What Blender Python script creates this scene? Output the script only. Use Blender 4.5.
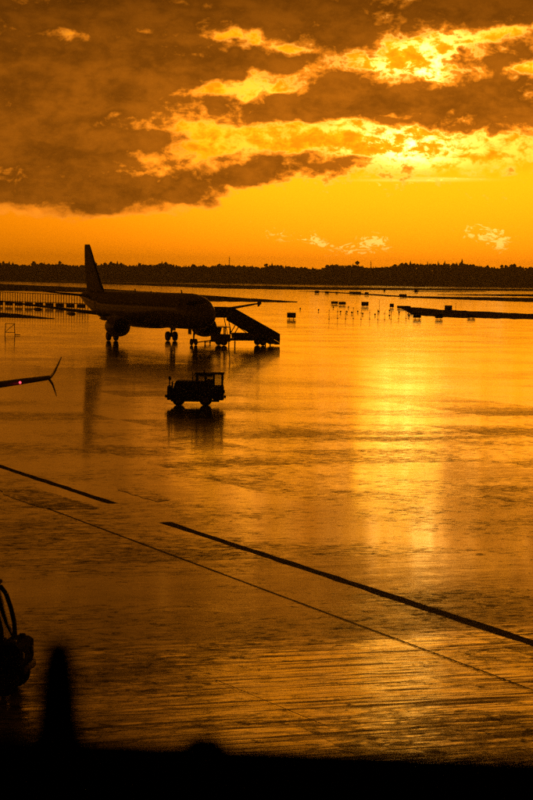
import bpy, bmesh, math, random
from mathutils import Vector, Matrix

for o in list(bpy.data.objects):
    bpy.data.objects.remove(o)
scene = bpy.context.scene
C = scene.collection
rnd = random.Random(7)
PI = math.pi
R = math.radians

# ------------------------------------------------------------------ camera
F = 2300.0                       # focal length in photo pixels (photo 533 x 800)
CAM_H = 7.9
PITCH = math.atan(123 / F)
ROLL = 0.014
cam_d = bpy.data.cameras.new('camera')
cam = bpy.data.objects.new('camera', cam_d)
C.objects.link(cam)
scene.camera = cam
cam_d.sensor_fit = 'VERTICAL'
cam_d.sensor_height = 36.0
cam_d.lens = 36.0 * F / 800
cam_d.clip_start = 0.05
cam_d.clip_end = 30000
cam_d.dof.use_dof = True
cam_d.dof.focus_distance = 240
cam_d.dof.aperture_fstop = 7.5
CAM_M = Matrix.Translation((0, 0, CAM_H)) @ Matrix.Rotation(PI / 2 - PITCH, 4, 'X') @ Matrix.Rotation(ROLL, 4, 'Z')
cam.matrix_world = CAM_M


def ray(px, py):
    return (CAM_M.to_3x3() @ Vector(((px - 266.5) / F, -(py - 400) / F, -1))).normalized()


def gp(px, py):
    """the ground point seen at a photo pixel"""
    d = ray(px, py)
    t = CAM_H / -d.z
    return Vector((d.x * t, d.y * t, 0))


def at(px, py, dist):
    """point along the pixel's ray at forward distance dist"""
    d = ray(px, py)
    return Vector((0, 0, CAM_H)) + d * (dist / d.y)


# ------------------------------------------------------------------ node helper
class NB:
    def __init__(s, tree):
        s.t = tree
        s.n = tree.nodes
        s.l = tree.links

    def node(s, typ, **kw):
        n = s.n.new(typ)
        for k, v in kw.items():
            setattr(n, k, v)
        return n

    def put(s, sock, v):
        if isinstance(v, E):
            s.l.new(v.s, sock)
        elif hasattr(v, 'is_output'):
            s.l.new(v, sock)
        else:
            sock.default_value = v

    def math(s, op, a, b=0.0, c=0.0, clamp=False):
        n = s.node('ShaderNodeMath', operation=op, use_clamp=clamp)
        s.put(n.inputs[0], a)
        s.put(n.inputs[1], b)
        s.put(n.inputs[2], c)
        return E(s, n.outputs[0])

    def noise(s, vec, scale, detail=6, rough=0.55, distort=0.0):
        n = s.node('ShaderNodeTexNoise')
        s.put(n.inputs['Vector'], vec)
        n.inputs['Scale'].default_value = scale
        n.inputs['Detail'].default_value = detail
        n.inputs['Roughness'].default_value = rough
        n.inputs['Distortion'].default_value = distort
        return n

    def smooth(s, v, a, b, lo=0.0, hi=1.0):
        n = s.node('ShaderNodeMapRange', interpolation_type='SMOOTHSTEP')
        s.put(n.inputs[0], v)
        for i, x in enumerate((a, b, lo, hi)):
            s.put(n.inputs[1 + i], x)
        return E(s, n.outputs[0])

    def vec(s, x, y, z):
        n = s.node('ShaderNodeCombineXYZ')
        for i, v in enumerate((x, y, z)):
            s.put(n.inputs[i], v)
        return n.outputs[0]

    def vmath(s, op, a, b=None, scale=None):
        n = s.node('ShaderNodeVectorMath', operation=op)
        s.put(n.inputs[0], a)
        if b is not None:
            s.put(n.inputs[1], b)
        if scale is not None:
            s.put(n.inputs['Scale'], scale)
        return n.outputs[0]

    def mix(s, f, a, b, blend='MIX'):
        n = s.node('ShaderNodeMix', data_type='RGBA', blend_type=blend)
        s.put(n.inputs[0], f)
        s.put(n.inputs[6], a)
        s.put(n.inputs[7], b)
        return n.outputs[2]


class E:
    def __init__(s, nb, sock):
        s.nb = nb
        s.s = sock

    def __add__(s, o): return s.nb.math('ADD', s, o)
    __radd__ = __add__
    def __sub__(s, o): return s.nb.math('SUBTRACT', s, o)
    def __rsub__(s, o): return s.nb.math('SUBTRACT', o, s)
    def __mul__(s, o): return s.nb.math('MULTIPLY', s, o)
    __rmul__ = __mul__
    def __truediv__(s, o): return s.nb.math('DIVIDE', s, o)


# ------------------------------------------------------------------ sky
SUN_AZ = math.atan(132 / F)       # to the right of the view axis
SUN_EL = math.atan(150 / F)
world = bpy.data.worlds.new('World')
scene.world = world
world.use_nodes = True
world.cycles.sampling_method = 'MANUAL'
world.cycles.sample_map_resolution = 512
wt = world.node_tree
wt.nodes.clear()
w = NB(wt)
tc = w.node('ShaderNodeTexCoord')
D = w.vmath('NORMALIZE', tc.outputs['Generated'])
sep = w.node('ShaderNodeSeparateXYZ')
wt.links.new(D, sep.inputs[0])
DX, DY, DZ = (E(w, sep.outputs[i]) for i in range(3))
# gentle domain warp so that nothing in the cloud deck is a clean ellipse
wn = w.noise(w.vmath('MULTIPLY', D, (1, 1, 1.7)), 38.0, 3, 0.6)
wsep = w.node('ShaderNodeSeparateXYZ')
wt.links.new(wn.outputs['Color'], wsep.inputs[0])
az0 = w.math('ARCTAN2', DX, DY) * F
el0 = w.math('ARCSINE', DZ) * F
az = az0 + (E(w, wsep.outputs[0]) - 0.5) * 74.0
el = el0 + (E(w, wsep.outputs[1]) - 0.5) * 40.0


def sky_px(X, Y):
    return (X - 266.5) + ROLL * (Y - 277), (277 - Y) + ROLL * (X - 266.5)


def mapped(vecsock, X, Y, rx, ry, rot=0.0):
    cx, cy = sky_px(X, Y)
    mp = w.node('ShaderNodeMapping', vector_type='TEXTURE')
    wt.links.new(vecsock, mp.inputs['Vector'])
    mp.inputs['Location'].default_value = (cx, cy, 0)
    mp.inputs['Rotation'].default_value = (0, 0, R(rot))
    mp.inputs['Scale'].default_value = (rx, ry, 1)
    d = w.node('ShaderNodeVectorMath', operation='DOT_PRODUCT')
    wt.links.new(mp.outputs[0], d.inputs[0])
    wt.links.new(mp.outputs[0], d.inputs[1])
    return d.outputs['Value']


AE0 = w.vec(az0, el0, 0.0)
AE = w.vec(az, el, 0.0)


def blob(X, Y, rx, ry, rot=0.0, vec=None):
    return w.math('POWER', math.exp(-1), mapped(AE if vec is None else vec, X, Y, rx, ry, rot))


# large and small cloud structure, stretched along the horizon
n_big = E(w, w.noise(w.vmath('MULTIPLY', D, (1, 1, 2.6)), 22.0, 3, 0.6, 0.3).outputs['Fac'])
n_mid = E(w, w.noise(w.vmath('MULTIPLY', D, (1, 1, 2.1)), 52.0, 3, 0.6, 0.3).outputs['Fac'])
n_fine = E(w, w.noise(w.vmath('MULTIPLY', D, (1, 1, 1.5)), 130.0, 5, 0.66, 0.25).outputs['Fac'])

CLOUDS = [  # X, Y, rx, ry, rot, amount
    (30, 140, 140, 66, 0, 1.2), (20, 196, 120, 20, 0, 0.9), (130, 197, 70, 17, -8, 0.75), (90, 62, 140, 34, 0, 0.55), (85, 160, 75, 22, 0, 0.7), (215, 205, 22, 9, -20, 0.75), (190, 200, 30, 8, -15, 0.4),
    (262, 170, 120, 12, 9, 1.5), (165, 190, 60, 13, 0, 0.5),
    (440, 106, 150, 19, 2, 1.5), (330, 110, 90, 14, 0, 0.6), (120, 88, 160, 30, 0, 0.6),
    (225, 66, 90, 9, 0, 0.4),
    # breaks in the deck
    (405, 60, 70, 11, 5, -0.85), (492, 37, 70, 8, 9, -1.0), (255, 47, 75, 7, -6, -1.05), (350, 38, 45, 8, 4, 0.4), (360, 15, 300, 16, 0, 0.45), (90, 20, 160, 20, 0, 0.35),
    (225, 90, 75, 9, 6, -1.4), (432, 68, 14, 13, 0, -0.9),
    (425, 150, 90, 11, -1, -0.9), (510, 150, 60, 11, -2, -0.8), (440, 128, 90, 7, 1, 0.5), (205, 132, 60, 15, -10, -1.0),
    (300, 134, 60, 9, 6, -1.0), (524, 76, 24, 6, 10, -1.3), (70, 38, 20, 6, 0, -0.9), (135, 35, 18, 5, 0, -0.8),
    (268, 95, 42, 6, 2, -1.15), (400, 118, 36, 4, 2, -0.7),
]
dens = w.smooth(el, 58, 235, -0.72, 0.60) + w.smooth(el, 15, 70, -0.5, 0.0)
dens = w.math('MULTIPLY_ADD', n_big - 0.5, w.smooth(el, 30, 110, 0.0, 2.0), dens)
dens = w.math('MULTIPLY_ADD', n_mid - 0.5, w.smooth(el, 36, 88, 0.0, 2.2), dens)
dens = w.math('MULTIPLY_ADD', n_fine - 0.5, w.smooth(el, 36, 88, 0.0, 3.0), dens)
for (X, Y, rx, ry, rot, am) in CLOUDS:
    dens = w.math('MULTIPLY_ADD', blob(X, Y, rx, ry, rot), am, dens)
cover = w.smooth(dens, -0.34, 0.26)
body = w.smooth(dens, -0.1, 0.95)

# light round the hidden sun
glow_w = blob(425, 110, 520, 300, 0, AE0)
glow = blob(420, 100, 150, 80, 0, AE0)
glow_c = blob(414, 84, 50, 40, 0, AE0)
glow_d = blob(398, 149, 40, 15, 0, AE0)
# the deck is thicker and darker away from the sunset
away = w.smooth(DY, -0.6, 1.0, 0.2, 1.0) * w.smooth(el0, 140, 380, 1.2, 0.16)

sky = w.node('ShaderNodeTexSky', sky_type='NISHITA')
sky.sun_disc = False
sky.sun_elevation = SUN_EL
sky.sun_rotation = SUN_AZ
sky.altitude = 0
sky.air_density = 1.6
sky.dust_density = 3.0
sky.ozone_density = 1.0
# the whole picture is seen through orange evening light
clear = w.mix(1.0, sky.outputs[0], (1.0, 0.35, 0.003, 1), 'MULTIPLY')
clear = w.vmath('SCALE', clear, scale=0.012)
tone_g = w.smooth(el0, 0, 110, 0.80, 1.0)
tone = w.mix(w.smooth(glow_w, 0.38, 0.95), (0.90, 0.295, 0.0008, 1), (1.75, 0.60, 0.006, 1))
tone = w.vmath('MULTIPLY', tone, w.vec(1.0, tone_g, 1.0))
clear = w.vmath('ADD', clear, w.vmath('SCALE', tone, scale=w.smooth(glow_w, 0.0, 0.4, 0.1, 1.0)))
# the breaks are never quite empty: a veil dims them unevenly
veil = w.smooth(w.math('MULTIPLY_ADD', n_mid, 0.35, n_fine * 0.65), 0.36, 0.58, 0.50, 1.05)
clear = w.vmath('SCALE', clear, scale=w.math('MULTIPLY_ADD', veil - 1.0, w.smooth(el, 100, 128), 1.0))
# thin bright cloud shreds in the breaks, lit from behind
lump = w.smooth(w.math('MULTIPLY_ADD', n_mid, 0.5, n_fine * 0.5), 0.46, 0.56)
add2 = w.vmath('SCALE', (1.0, 0.68, 0.18), scale=(glow * 0.75 + glow_c * 3.6 + glow_d * 4.6) * lump * w.smooth(el, 98, 122))
clear = w.vmath('ADD', clear, add2)
# wisps of high cloud low over the trees
wisp_n = E(w, w.noise(w.vmath('MULTIPLY', D, (1, 1, 2.2)), 150.0, 4, 0.66, 1.6).outputs['Fac'])
wm = blob(482, 236, 24, 9, -18) + blob(318, 242, 52, 6, -10) + blob(372, 247, 14, 5, -8) + blob(425, 181, 56, 2.4, 1) * 0.6
streak = blob(412, 181, 44, 1.3, 0.5, AE0) + blob(440, 179.2, 34, 1.0, -0.5, AE0) * 0.8
wisp = streak * 0.75 + w.smooth(w.math('MULTIPLY_ADD', wm, 0.2, wisp_n), 0.63, 0.72) * w.math('MINIMUM', wm * 1.5, 1.0)
clear = w.vmath('ADD', clear, w.vmath('SCALE', (0.22, 0.30, 0.10), scale=wisp * 1.3))

thin = w.smooth(body, 0, 1, 3.1, 0.8) * (0.30 + glow_w * 0.92)
dark = w.vmath('SCALE', (0.38, 0.101, 0.0036), scale=(w.smooth(w.math('MULTIPLY_ADD', n_mid, 0.6, n_fine * 0.4), 0.33, 0.67, 0.62, 1.25) * thin * away))
edge = cover * (1.0 - cover) * 4.0
dark = w.vmath('ADD', dark, w.vmath('SCALE', (0.9, 0.55, 0.12), scale=edge * w.math('MULTIPLY_ADD', glow, 0.85, glow_w * 0.16)))
col = w.mix(cover, clear, dark)
bg = w.node('ShaderNodeBackground')
wt.links.new(col, bg.inputs['Color'])
bg.inputs['Strength'].default_value = 1.0
wo = w.node('ShaderNodeOutputWorld')
wt.links.new(bg.outputs[0], wo.inputs['Surface'])

# ------------------------------------------------------------------ sun (behind the broken cloud)
sun_d = bpy.data.lights.new('sun', 'SUN')
sun_d.energy = 0.0013
sun_d.angle = R(2.3)
sun_d.color = (1.0, 0.46, 0.02)
sun = bpy.data.objects.new('sun', sun_d)
C.objects.link(sun)
sd = Vector((math.sin(SUN_AZ) * math.cos(SUN_EL), math.cos(SUN_AZ) * math.cos(SUN_EL), math.sin(SUN_EL)))
sun.rotation_euler = sd.to_track_quat('Z', 'Y').to_euler()
sun.location = (0, 0, 60)

vs = scene.view_settings
vs.view_transform = 'Standard'
vs.look = 'None'
vs.exposure = 0.1
vs.gamma = 1
vs.use_curve_mapping = False
scene.cycles.max_bounces = 3
scene.cycles.use_denoising = False


# ------------------------------------------------------------------ materials
def mat(name, color, rough=0.5, metal=0.0, var=0.25, scale=3.0, bump=0.0, spec=0.5):
    m = bpy.data.materials.new(name)
    m.use_nodes = True
    nb = NB(m.node_tree)
    p = m.node_tree.nodes['Principled BSDF']
    t = nb.node('ShaderNodeTexCoord')
    n = nb.noise(t.outputs['Object'], scale, 5, 0.6)
    f = nb.smooth(E(nb, n.outputs['Fac']), 0.3, 0.7)
    a = tuple(c * (1 - var) for c in color) + (1,)
    b = tuple(min(1, c * (1 + var)) for c in color) + (1,)
    m.node_tree.links.new(nb.mix(f, a, b), p.inputs['Base Color'])
    n2 = nb.noise(t.outputs['Object'], scale * 7, 3, 0.6)
    nb.put(p.inputs['Roughness'], nb.smooth(E(nb, n2.outputs['Fac']), 0.3, 0.7, max(0.03, rough - 0.1), min(1, rough + 0.1)))
    p.inputs['Metallic'].default_value = metal
    p.inputs['Specular IOR Level'].default_value = spec
    if bump:
        bn = nb.node('ShaderNodeBump')
        bn.inputs['Strength'].default_value = bump
        bn.inputs['Distance'].default_value = 0.02
        m.node_tree.links.new(n2.outputs['Fac'], bn.inputs['Height'])
        m.node_tree.links.new(bn.outputs[0], p.inputs['Normal'])
    return m


def emis(name, color, strength):
    m = bpy.data.materials.new(name)
    m.use_nodes = True
    p = m.node_tree.nodes['Principled BSDF']
    p.inputs['Base Color'].default_value = (*color, 1)
    p.inputs['Emission Color'].default_value = (*color, 1)
    p.inputs['Emission Strength'].default_value = strength
    return m


def glass_mat(name, tint=(0.8, 0.8, 0.75)):
    m = bpy.data.materials.new(name)
    m.use_nodes = True
    t = m.node_tree
    t.nodes.clear()
    nb = NB(t)
    tr = nb.node('ShaderNodeBsdfTransparent')
    tr.inputs[0].default_value = (*tint, 1)
    gl = nb.node('ShaderNodeBsdfGlossy')
    gl.inputs['Roughness'].default_value = 0.03
    fr = nb.node('ShaderNodeFresnel')
    fr.inputs[0].default_value = 1.45
    mx = nb.node('ShaderNodeMixShader')
    t.links.new(fr.outputs[0], mx.inputs[0])
    t.links.new(tr.outputs[0], mx.inputs[1])
    t.links.new(gl.outputs[0], mx.inputs[2])
    o = nb.node('ShaderNodeOutputMaterial')
    t.links.new(mx.outputs[0], o.inputs[0])
    return m


M = {
    'paint': mat('aircraft_paint', (0.42, 0.40, 0.40), 0.24, 0, 0.12, 0.6),
    'paint_dark': mat('aircraft_tail_paint', (0.05, 0.05, 0.08), 0.4, 0, 0.15, 0.6),
    'wing': mat('wing_skin', (0.28, 0.28, 0.28), 0.4, 0.2, 0.15, 0.8),
    'metal': mat('bare_metal', (0.22, 0.21, 0.2), 0.45, 0.9, 0.2, 2),
    'strut': mat('gear_steel', (0.3, 0.3, 0.3), 0.45, 0.5, 0.2, 4),
    'tyre': mat('tyre_rubber', (0.02, 0.02, 0.02), 0.8, 0, 0.2, 8),
    'darkglass': mat('dark_glass', (0.012, 0.012, 0.014), 0.08, 0, 0.1, 2),
    'glass': glass_mat('clear_glass'),
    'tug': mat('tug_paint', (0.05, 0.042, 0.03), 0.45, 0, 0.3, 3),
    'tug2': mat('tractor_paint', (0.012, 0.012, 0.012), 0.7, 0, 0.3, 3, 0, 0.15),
    'black': mat('black_plastic', (0.02, 0.02, 0.02), 0.55, 0, 0.2, 6),
    'truck': mat('truck_paint', (0.2, 0.2, 0.2), 0.45, 0, 0.2, 3),
    'alu': mat('stair_panel', (0.16, 0.16, 0.16), 0.5, 0.3, 0.2, 2),
    'sign': mat('sign_housing', (0.06, 0.06, 0.05), 0.6, 0, 0.3, 2),
    'pole': mat('pole_paint', (0.12, 0.11, 0.1), 0.55, 0.3, 0.2, 3),
    'fence': mat('fence_steel', (0.20, 0.19, 0.17), 0.55, 0.5, 0.3, 0.7),
    'panel': mat('fence_panel', (0.04, 0.035, 0.03), 0.6, 0.1, 0.3, 0.7),
    'forest': mat('forest_foliage', (0.06, 0.055, 0.025), 0.9, 0, 0.5, 0.05),
    'shed': mat('shed_cladding', (0.2, 0.19, 0.17), 0.7, 0, 0.2, 0.3),
    'sill': mat('sill_paint', (0.006, 0.0055, 0.0055), 0.9, 0, 0.2, 6, 0, 0.0),
    'wall': mat('terminal_cladding', (0.16, 0.15, 0.14), 0.7, 0, 0.2, 0.6),
    'red': emis('red_lamp', (1.0, 0.04, 0.06), 4.0),
    'dullred': mat('dull_red_lens', (0.25, 0.02, 0.01), 0.3),
    'fan': mat('fan_dark', (0.03, 0.03, 0.03), 0.5, 0.3),
}


# ------------------------------------------------------------------ mesh helpers
class MB:
    def __init__(s):
        s.v = []
        s.f = []
        s.sm = []

    def add(s, vs_, fs, smooth=False):
        b = len(s.v)
        s.v += [tuple(p) for p in vs_]
        s.f += [tuple(b + i for i in f) for f in fs]
        s.sm += [smooth] * len(fs)
        return s

    def box(s, x0, x1, y0, y1, z0, z1):
        return s.add([(x, y, z) for z in (z0, z1) for y in (y0, y1) for x in (x0, x1)],
                     [(0, 2, 3, 1), (4, 5, 7, 6), (0, 1, 5, 4), (2, 6, 7, 3), (0, 4, 6, 2), (1, 3, 7, 5)])

    def rbox(s, x0, x1, y0, y1, z0, z1, r=0.04):
        """box with every edge chamfered"""
        xs, ys, zs = (x0, x1), (y0, y1), (z0, z1)
        bm = bmesh.new()
        vv = [bm.verts.new((x, y, z)) for z in zs for y in ys for x in xs]
        for f in [(0, 2, 3, 1), (4, 5, 7, 6), (0, 1, 5, 4), (2, 6, 7, 3), (0, 4, 6, 2), (1, 3, 7, 5)]:
            bm.faces.new([vv[i] for i in f])
        bmesh.ops.bevel(bm, geom=bm.edges[:], offset=r, segments=2, profile=0.5, affect='EDGES')
        bm.verts.index_update()
        s.add([v.co[:] for v in bm.verts], [[v.index for v in f.verts] for f in bm.faces], True)
        bm.free()
        return s

    def prism(s, prof, y0, y1):
        """side profile [(x, z)] pulled along y"""
        n = len(prof)
        vv = [(x, y0, z) for x, z in prof] + [(x, y1, z) for x, z in prof]
        fs = [tuple(range(n))[::-1], tuple(range(n, 2 * n))]
        fs += [(i, (i + 1) % n, n + (i + 1) % n, n + i) for i in range(n)]
        return s.add(vv, fs)

    def tube(s, a, b, r0, r1=None, n=10, smooth=True):
        a, b = Vector(a), Vector(b)
        r1 = r0 if r1 is None else r1
        d = (b - a).normalized()
        u = d.orthogonal().normalized()
        v = d.cross(u)
        vv = []
        for p, r in ((a, r0), (b, r1)):
            for i in range(n):
                t = 2 * PI * i / n
                vv.append(p + (u * math.cos(t) + v * math.sin(t)) * r)
        s.add(vv, [(i, (i + 1) % n, n + (i + 1) % n, n + i) for i in range(n)], smooth)
        s.add(vv[:n], [tuple(range(n))[::-1]])
        s.add(vv[n:], [tuple(range(n))])
        return s

    def loft(s, rings, cap0=True, cap1=True, smooth=True):
        n = len(rings[0])
        vv = [p for r in rings for p in r]
        fs = []
        for k in range(len(rings) - 1):
            for i in range(n):
                j = (i + 1) % n
                fs.append((k * n + i, k * n + j, (k + 1) * n + j, (k + 1) * n + i))
        s.add(vv, fs, smooth)
        if cap0:
            s.add(rings[0], [tuple(range(n))[::-1]])
        if cap1:
            s.add(rings[-1], [tuple(range(n))])
        return s

    def lathe(s, prof, axis='x', c=(0, 0, 0), n=24, cap0=True, cap1=True):
        """prof [(t, r)] turned round an axis"""
        rings = []
        for t, r in prof:
            ring = []
            for i in range(n):
                a = 2 * PI * i / n
                p, q = r * math.cos(a), r * math.sin(a)
                ring.append({'x': (c[0] + t, c[1] + p, c[2] + q), 'y': (c[0] + p, c[1] + t, c[2] + q),
                             'z': (c[0] + p, c[1] + q, c[2] + t)}[axis])
            rings.append(ring)
        return s.loft(rings, cap0, cap1)

    def mesh(s, name):
        me = bpy.data.meshes.new(name)
        me.from_pydata(s.v, [], s.f)
        me.polygons.foreach_set('use_smooth', s.sm)
        bm = bmesh.new()
        bm.from_mesh(me)
        bmesh.ops.remove_doubles(bm, verts=bm.verts[:], dist=1e-5)
        bmesh.ops.recalc_face_normals(bm, faces=bm.faces[:])
        for e in bm.edges:
            if len(e.link_faces) == 2 and e.calc_face_angle(0) > R(50):
                e.smooth = False
        bm.to_mesh(me)
        bm.free()
        me.update()
        return me

    def build(s, name, m, parent=None):
        me = s.mesh(name)
        me.materials.append(M[m] if isinstance(m, str) else m)
        return link(name, me, parent)


def link(name, me, parent=None):
    o = bpy.data.objects.new(name, me)
    C.objects.link(o)
    if parent is not None:
        o.parent = parent
    return o


def empty(name, loc=(0, 0, 0), rz=0.0):
    o = bpy.data.objects.new(name, None)
    C.objects.link(o)
    o.location = loc
    o.rotation_euler = (0, 0, rz)
    o.empty_display_size = 0.3
    return o


def tag(o, label=None, cat=None, group=None, kind=None):
    for k, v in (('label', label), ('category', cat), ('group', group), ('kind', kind)):
        if v:
            o[k] = v
    return o


def copy_tree(o, parent=None):
    c = o.copy()
    C.objects.link(c)
    c.parent = parent
    for ch in list(o.children):
        copy_tree(ch, c)
    return c


ORD = ['first', 'second', 'third', 'fourth', 'fifth', 'sixth', 'seventh', 'eighth', 'ninth', 'tenth',
       'eleventh', 'twelfth', 'thirteenth', 'fourteenth', 'fifteenth', 'sixteenth']

# ------------------------------------------------------------------ the wet apron
JOINT_DIR = (gp(500, 632.3) - gp(200, 533.5)).normalized()
JOINT_ANG = math.atan2(JOINT_DIR.y, JOINT_DIR.x)


def w_add(nb, a, b):
    return a * 0.78 + b * 0.26


def along(p):
    return -(p.x * JOINT_DIR.x + p.y * JOINT_DIR.y)


NEAR0, NEAR1 = along(gp(266, 628)), along(gp(266, 668))


def ground_mat(worn=0.0):
    m = bpy.data.materials.new('wet_concrete')
    m.use_nodes = True
    t = m.node_tree
    nb = NB(t)
    p = t.nodes['Principled BSDF']
    g = nb.node('ShaderNodeNewGeometry')
    mp = nb.node('ShaderNodeMapping')
    t.links.new(g.outputs['Position'], mp.inputs['Vector'])
    mp.inputs['Rotation'].default_value = (0, 0, -JOINT_ANG)
    P = mp.outputs[0]                       # x along the long joints, y across
    sp = nb.node('ShaderNodeSeparateXYZ')
    t.links.new(P, sp.inputs[0])
    X, Y = E(nb, sp.outputs[0]), E(nb, sp.outputs[1])
    # each slab sits and dries a little differently
    wnz = nb.node('ShaderNodeTexWhiteNoise', noise_dimensions='2D')
    nb.put(wnz.inputs['Vector'], nb.vec(nb.math('FLOOR', X * (1 / 7.5)), nb.math('FLOOR', Y * (1 / 7.5)), 0.0))
    slab = E(nb, wnz.outputs['Value']) - 0.5
    # standing water against merely damp concrete
    pud = E(nb, nb.noise(nb.vec(X * 0.10, Y * 0.075, 0.0), 1.0, 6, 0.62, 0.5).outputs['Fac'])
    fine = E(nb, nb.noise(nb.vec(X * 3.6, Y * 1.7, 3.0), 1.0, 6, 0.72, 0.4).outputs['Fac'])
    out = nb.smooth(X * -1.0, along(gp(266, 370)), along(gp(266, 540)))     # 0 far out, 1 by the terminal
    damp = nb.smooth(pud * 0.55 + fine * 0.6 + slab * 0.10, 0.52, 0.68) * (out * 0.65 + 0.35)
    # worn, oily blotches that hold no film
    blot = E(nb, nb.noise(nb.vec(X * 2.6, Y * 1.9, 17.0), 1.0, 6, 0.74, 0.6).outputs['Fac'])
    # (most on the worn stands by the terminal, least out on the taxiway)
    blot = nb.smooth(w_add(nb, blot, pud) + slab * 0.035, 0.555 - worn, 0.615 - worn) * (out * 0.92 + 0.08)
    # broom grooves across the slabs
    grv = E(nb, nb.noise(nb.vec(X * 6.0, Y * 0.30, 8.0), 1.0, 5, 0.68, 0.5).outputs['Fac'])
    grit = E(nb, nb.noise(P, 22.0, 4, 0.7).outputs['Fac'])
    col = nb.mix(damp, (0.035, 0.032, 0.028, 1), (0.075, 0.068, 0.058, 1))
    col = nb.mix(nb.smooth(grit, 0.35, 0.7) * 0.5, col, (0.02, 0.018, 0.016, 1))
    near = nb.smooth(X * -1.0 + (pud - 0.5) * 5.0, NEAR0, NEAR1)
    # the slabs by the terminal are drying to pale concrete
    dry = near * (1.0 - blot) * nb.smooth(fine * 0.5 + grv * 0.5, 0.40, 0.56)
    col = nb.mix(dry, col, (0.36, 0.33, 0.28, 1))
    t.links.new(col, p.inputs['Base Color'])
    nb.put(p.inputs['Roughness'], 0.17 + damp * 0.14 + near * 0.08 + blot * 0.12)
    p.inputs['IOR'].default_value = 1.5
    nb.put(p.inputs['Specular IOR Level'], nb.smooth(damp, 0, 1, 0.68, 0.45) * (1.0 - blot * 0.62))
    # film of water lying over the concrete
    nb.put(p.inputs['Coat Weight'], (nb.smooth(damp, 0, 1, 1.0, 0.5) - near * 0.3) * (1.0 - blot * 0.85))
    nb.put(p.inputs['Coat Roughness'], nb.smooth(damp, 0, 1, 0.075, 0.18))
    p.inputs['Coat IOR'].default_value = 1.38
    # ripples and grooves tilt the mirror by a fraction of a degree
    r1 = nb.noise(nb.vec(X * 1.1, Y * 0.6, 0.0), 1.0, 5, 0.62, 0.4)
    r2 = nb.noise(nb.vec(X * 7.0, Y * 3.0, 5.0), 1.0, 3, 0.6)
    off = nb.vmath('SUBTRACT', r1.outputs['Color'], (0.5, 0.5, 0.5))
    off = nb.vmath('SCALE', off, scale=damp * 0.04 + 0.014)
    off2 = nb.vmath('SCALE', nb.vmath('SUBTRACT', r2.outputs['Color'], (0.5, 0.5, 0.5)), scale=damp * 0.09 + 0.012)
    off = nb.vmath('ADD', off, off2)
    # coarser broom finish on the slabs by the terminal
    gv = (grv - 0.5) * (near * 0.5 + 0.02)
    off = nb.vmath('ADD', off, nb.vmath('SCALE', tuple(JOINT_DIR), scale=gv))
    # grooves are sawtooth, their long faces fall away from the terminal
    off = nb.vmath('ADD', off, nb.vmath('SCALE', (0, 1, 0), scale=near * 0.040 + out * 0.010 + slab * 0.006))
    off = nb.vmath('MULTIPLY', off, (1, 1, 0))
    t.links.new(nb.vmath('NORMALIZE', nb.vmath('ADD', g.outputs['Normal'], off)), p.inputs['Normal'])
    t.links.new(p.inputs['Normal'].links[0].from_socket, p.inputs['Coat Normal'])
    return m


M['ground'] = ground_mat()
M['grass'] = mat('wet_grass', (0.035, 0.034, 0.014), 0.95, 0, 0.35, 0.15, 0, 0.1)
M['joint'] = mat('joint_sealant', (0.012, 0.012, 0.012), 0.45, 0, 0.3, 4, 0, 0.22)
M['drain'] = mat('drain_grating', (0.016, 0.014, 0.013), 0.6, 0.0, 0.6, 9, 0.6, 0.16)


def sheet(name, pts, z, m, kind='structure'):
    mb = MB()
    mb.add([(p[0], p[1], z) for p in pts], [tuple(range(len(pts)))])
    o = mb.build(name, m)
    if o.data.polygons[0].normal.z < 0:
        o.data.flip_normals()
    tag(o, kind=kind)
    return o


sheet('ground', [(-3500, -120), (3500, -120), (3500, 3600), (-3500, 3600)], 0.0, 'ground')


def jitter_edge(pts, seed, amt=0.35, step=6.0):
    """px polyline -> finely divided px polyline with an uneven edge"""
    r = random.Random(seed)
    out = []
    for (x0, y0), (x1, y1) in zip(pts, pts[1:]):
        n = max(1, int(math.hypot(x1 - x0, y1 - y0) / step))
        for i in range(n):
            t = i / n
            out.append((x0 + (x1 - x0) * t + r.uniform(-1, 1), y0 + (y1 - y0) * t + r.uniform(-amt, amt)))
    out.append(pts[-1])
    return out


GRASS = [
    ([(-120, 278.4), (5, 280.0), (110, 282.3), (220, 284.6), (300, 286.6), (420, 288.2), (533, 289.0), (660, 290)],
     [(-120, 279.6), (5, 281.3), (110, 284.2), (220, 288.6), (300, 289.8), (420, 290.4), (533, 291.2), (660, 292)], 0.1),
    ([(-120, 281), (5, 284), (85, 287.5), (206, 295.2), (298, 301.6)],
     [(-120, 290.5), (5, 291), (85, 292.3), (206, 301.5), (297, 302.6)], 0.2),
    ([(-120, 308), (4, 312.5), (55, 318.2)], [(-120, 317), (4, 317.8), (54, 319.2)], 0.25),
    ([(300, 290.9), (330, 291.8), (413, 296.2), (533, 297.8), (660, 299)],
     [(300, 291.2), (330, 292.8), (413, 298.0), (533, 302.3), (660, 306)], 0.12),
    ([(413, 290.9), (485, 291.3)], [(413, 291.9), (485, 292.0)], 0.1),
    ([(438, 294.4), (533, 294.2), (660, 294.5)], [(438, 295.0), (533, 296.6), (660, 298)], 0.1),
    ([(396, 306.6), (420, 307.3), (440, 309.6), (533, 313.8), (660, 318)],
     [(404, 310.2), (412, 314.6), (440, 317.3), (533, 319.6), (660, 323)], 0.35),
]
for i, (up, lo, am) in enumerate(GRASS):
    px = jitter_edge(up, i, am) + jitter_edge(lo, i + 40, am)[::-1]
    sheet('grass_verge', [gp(*p) for p in px], 0.004, 'grass')

# drain channel and sealed joints, laid along the slabs' own direction
side = Vector((-JOINT_DIR.y, JOINT_DIR.x, 0))


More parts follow.
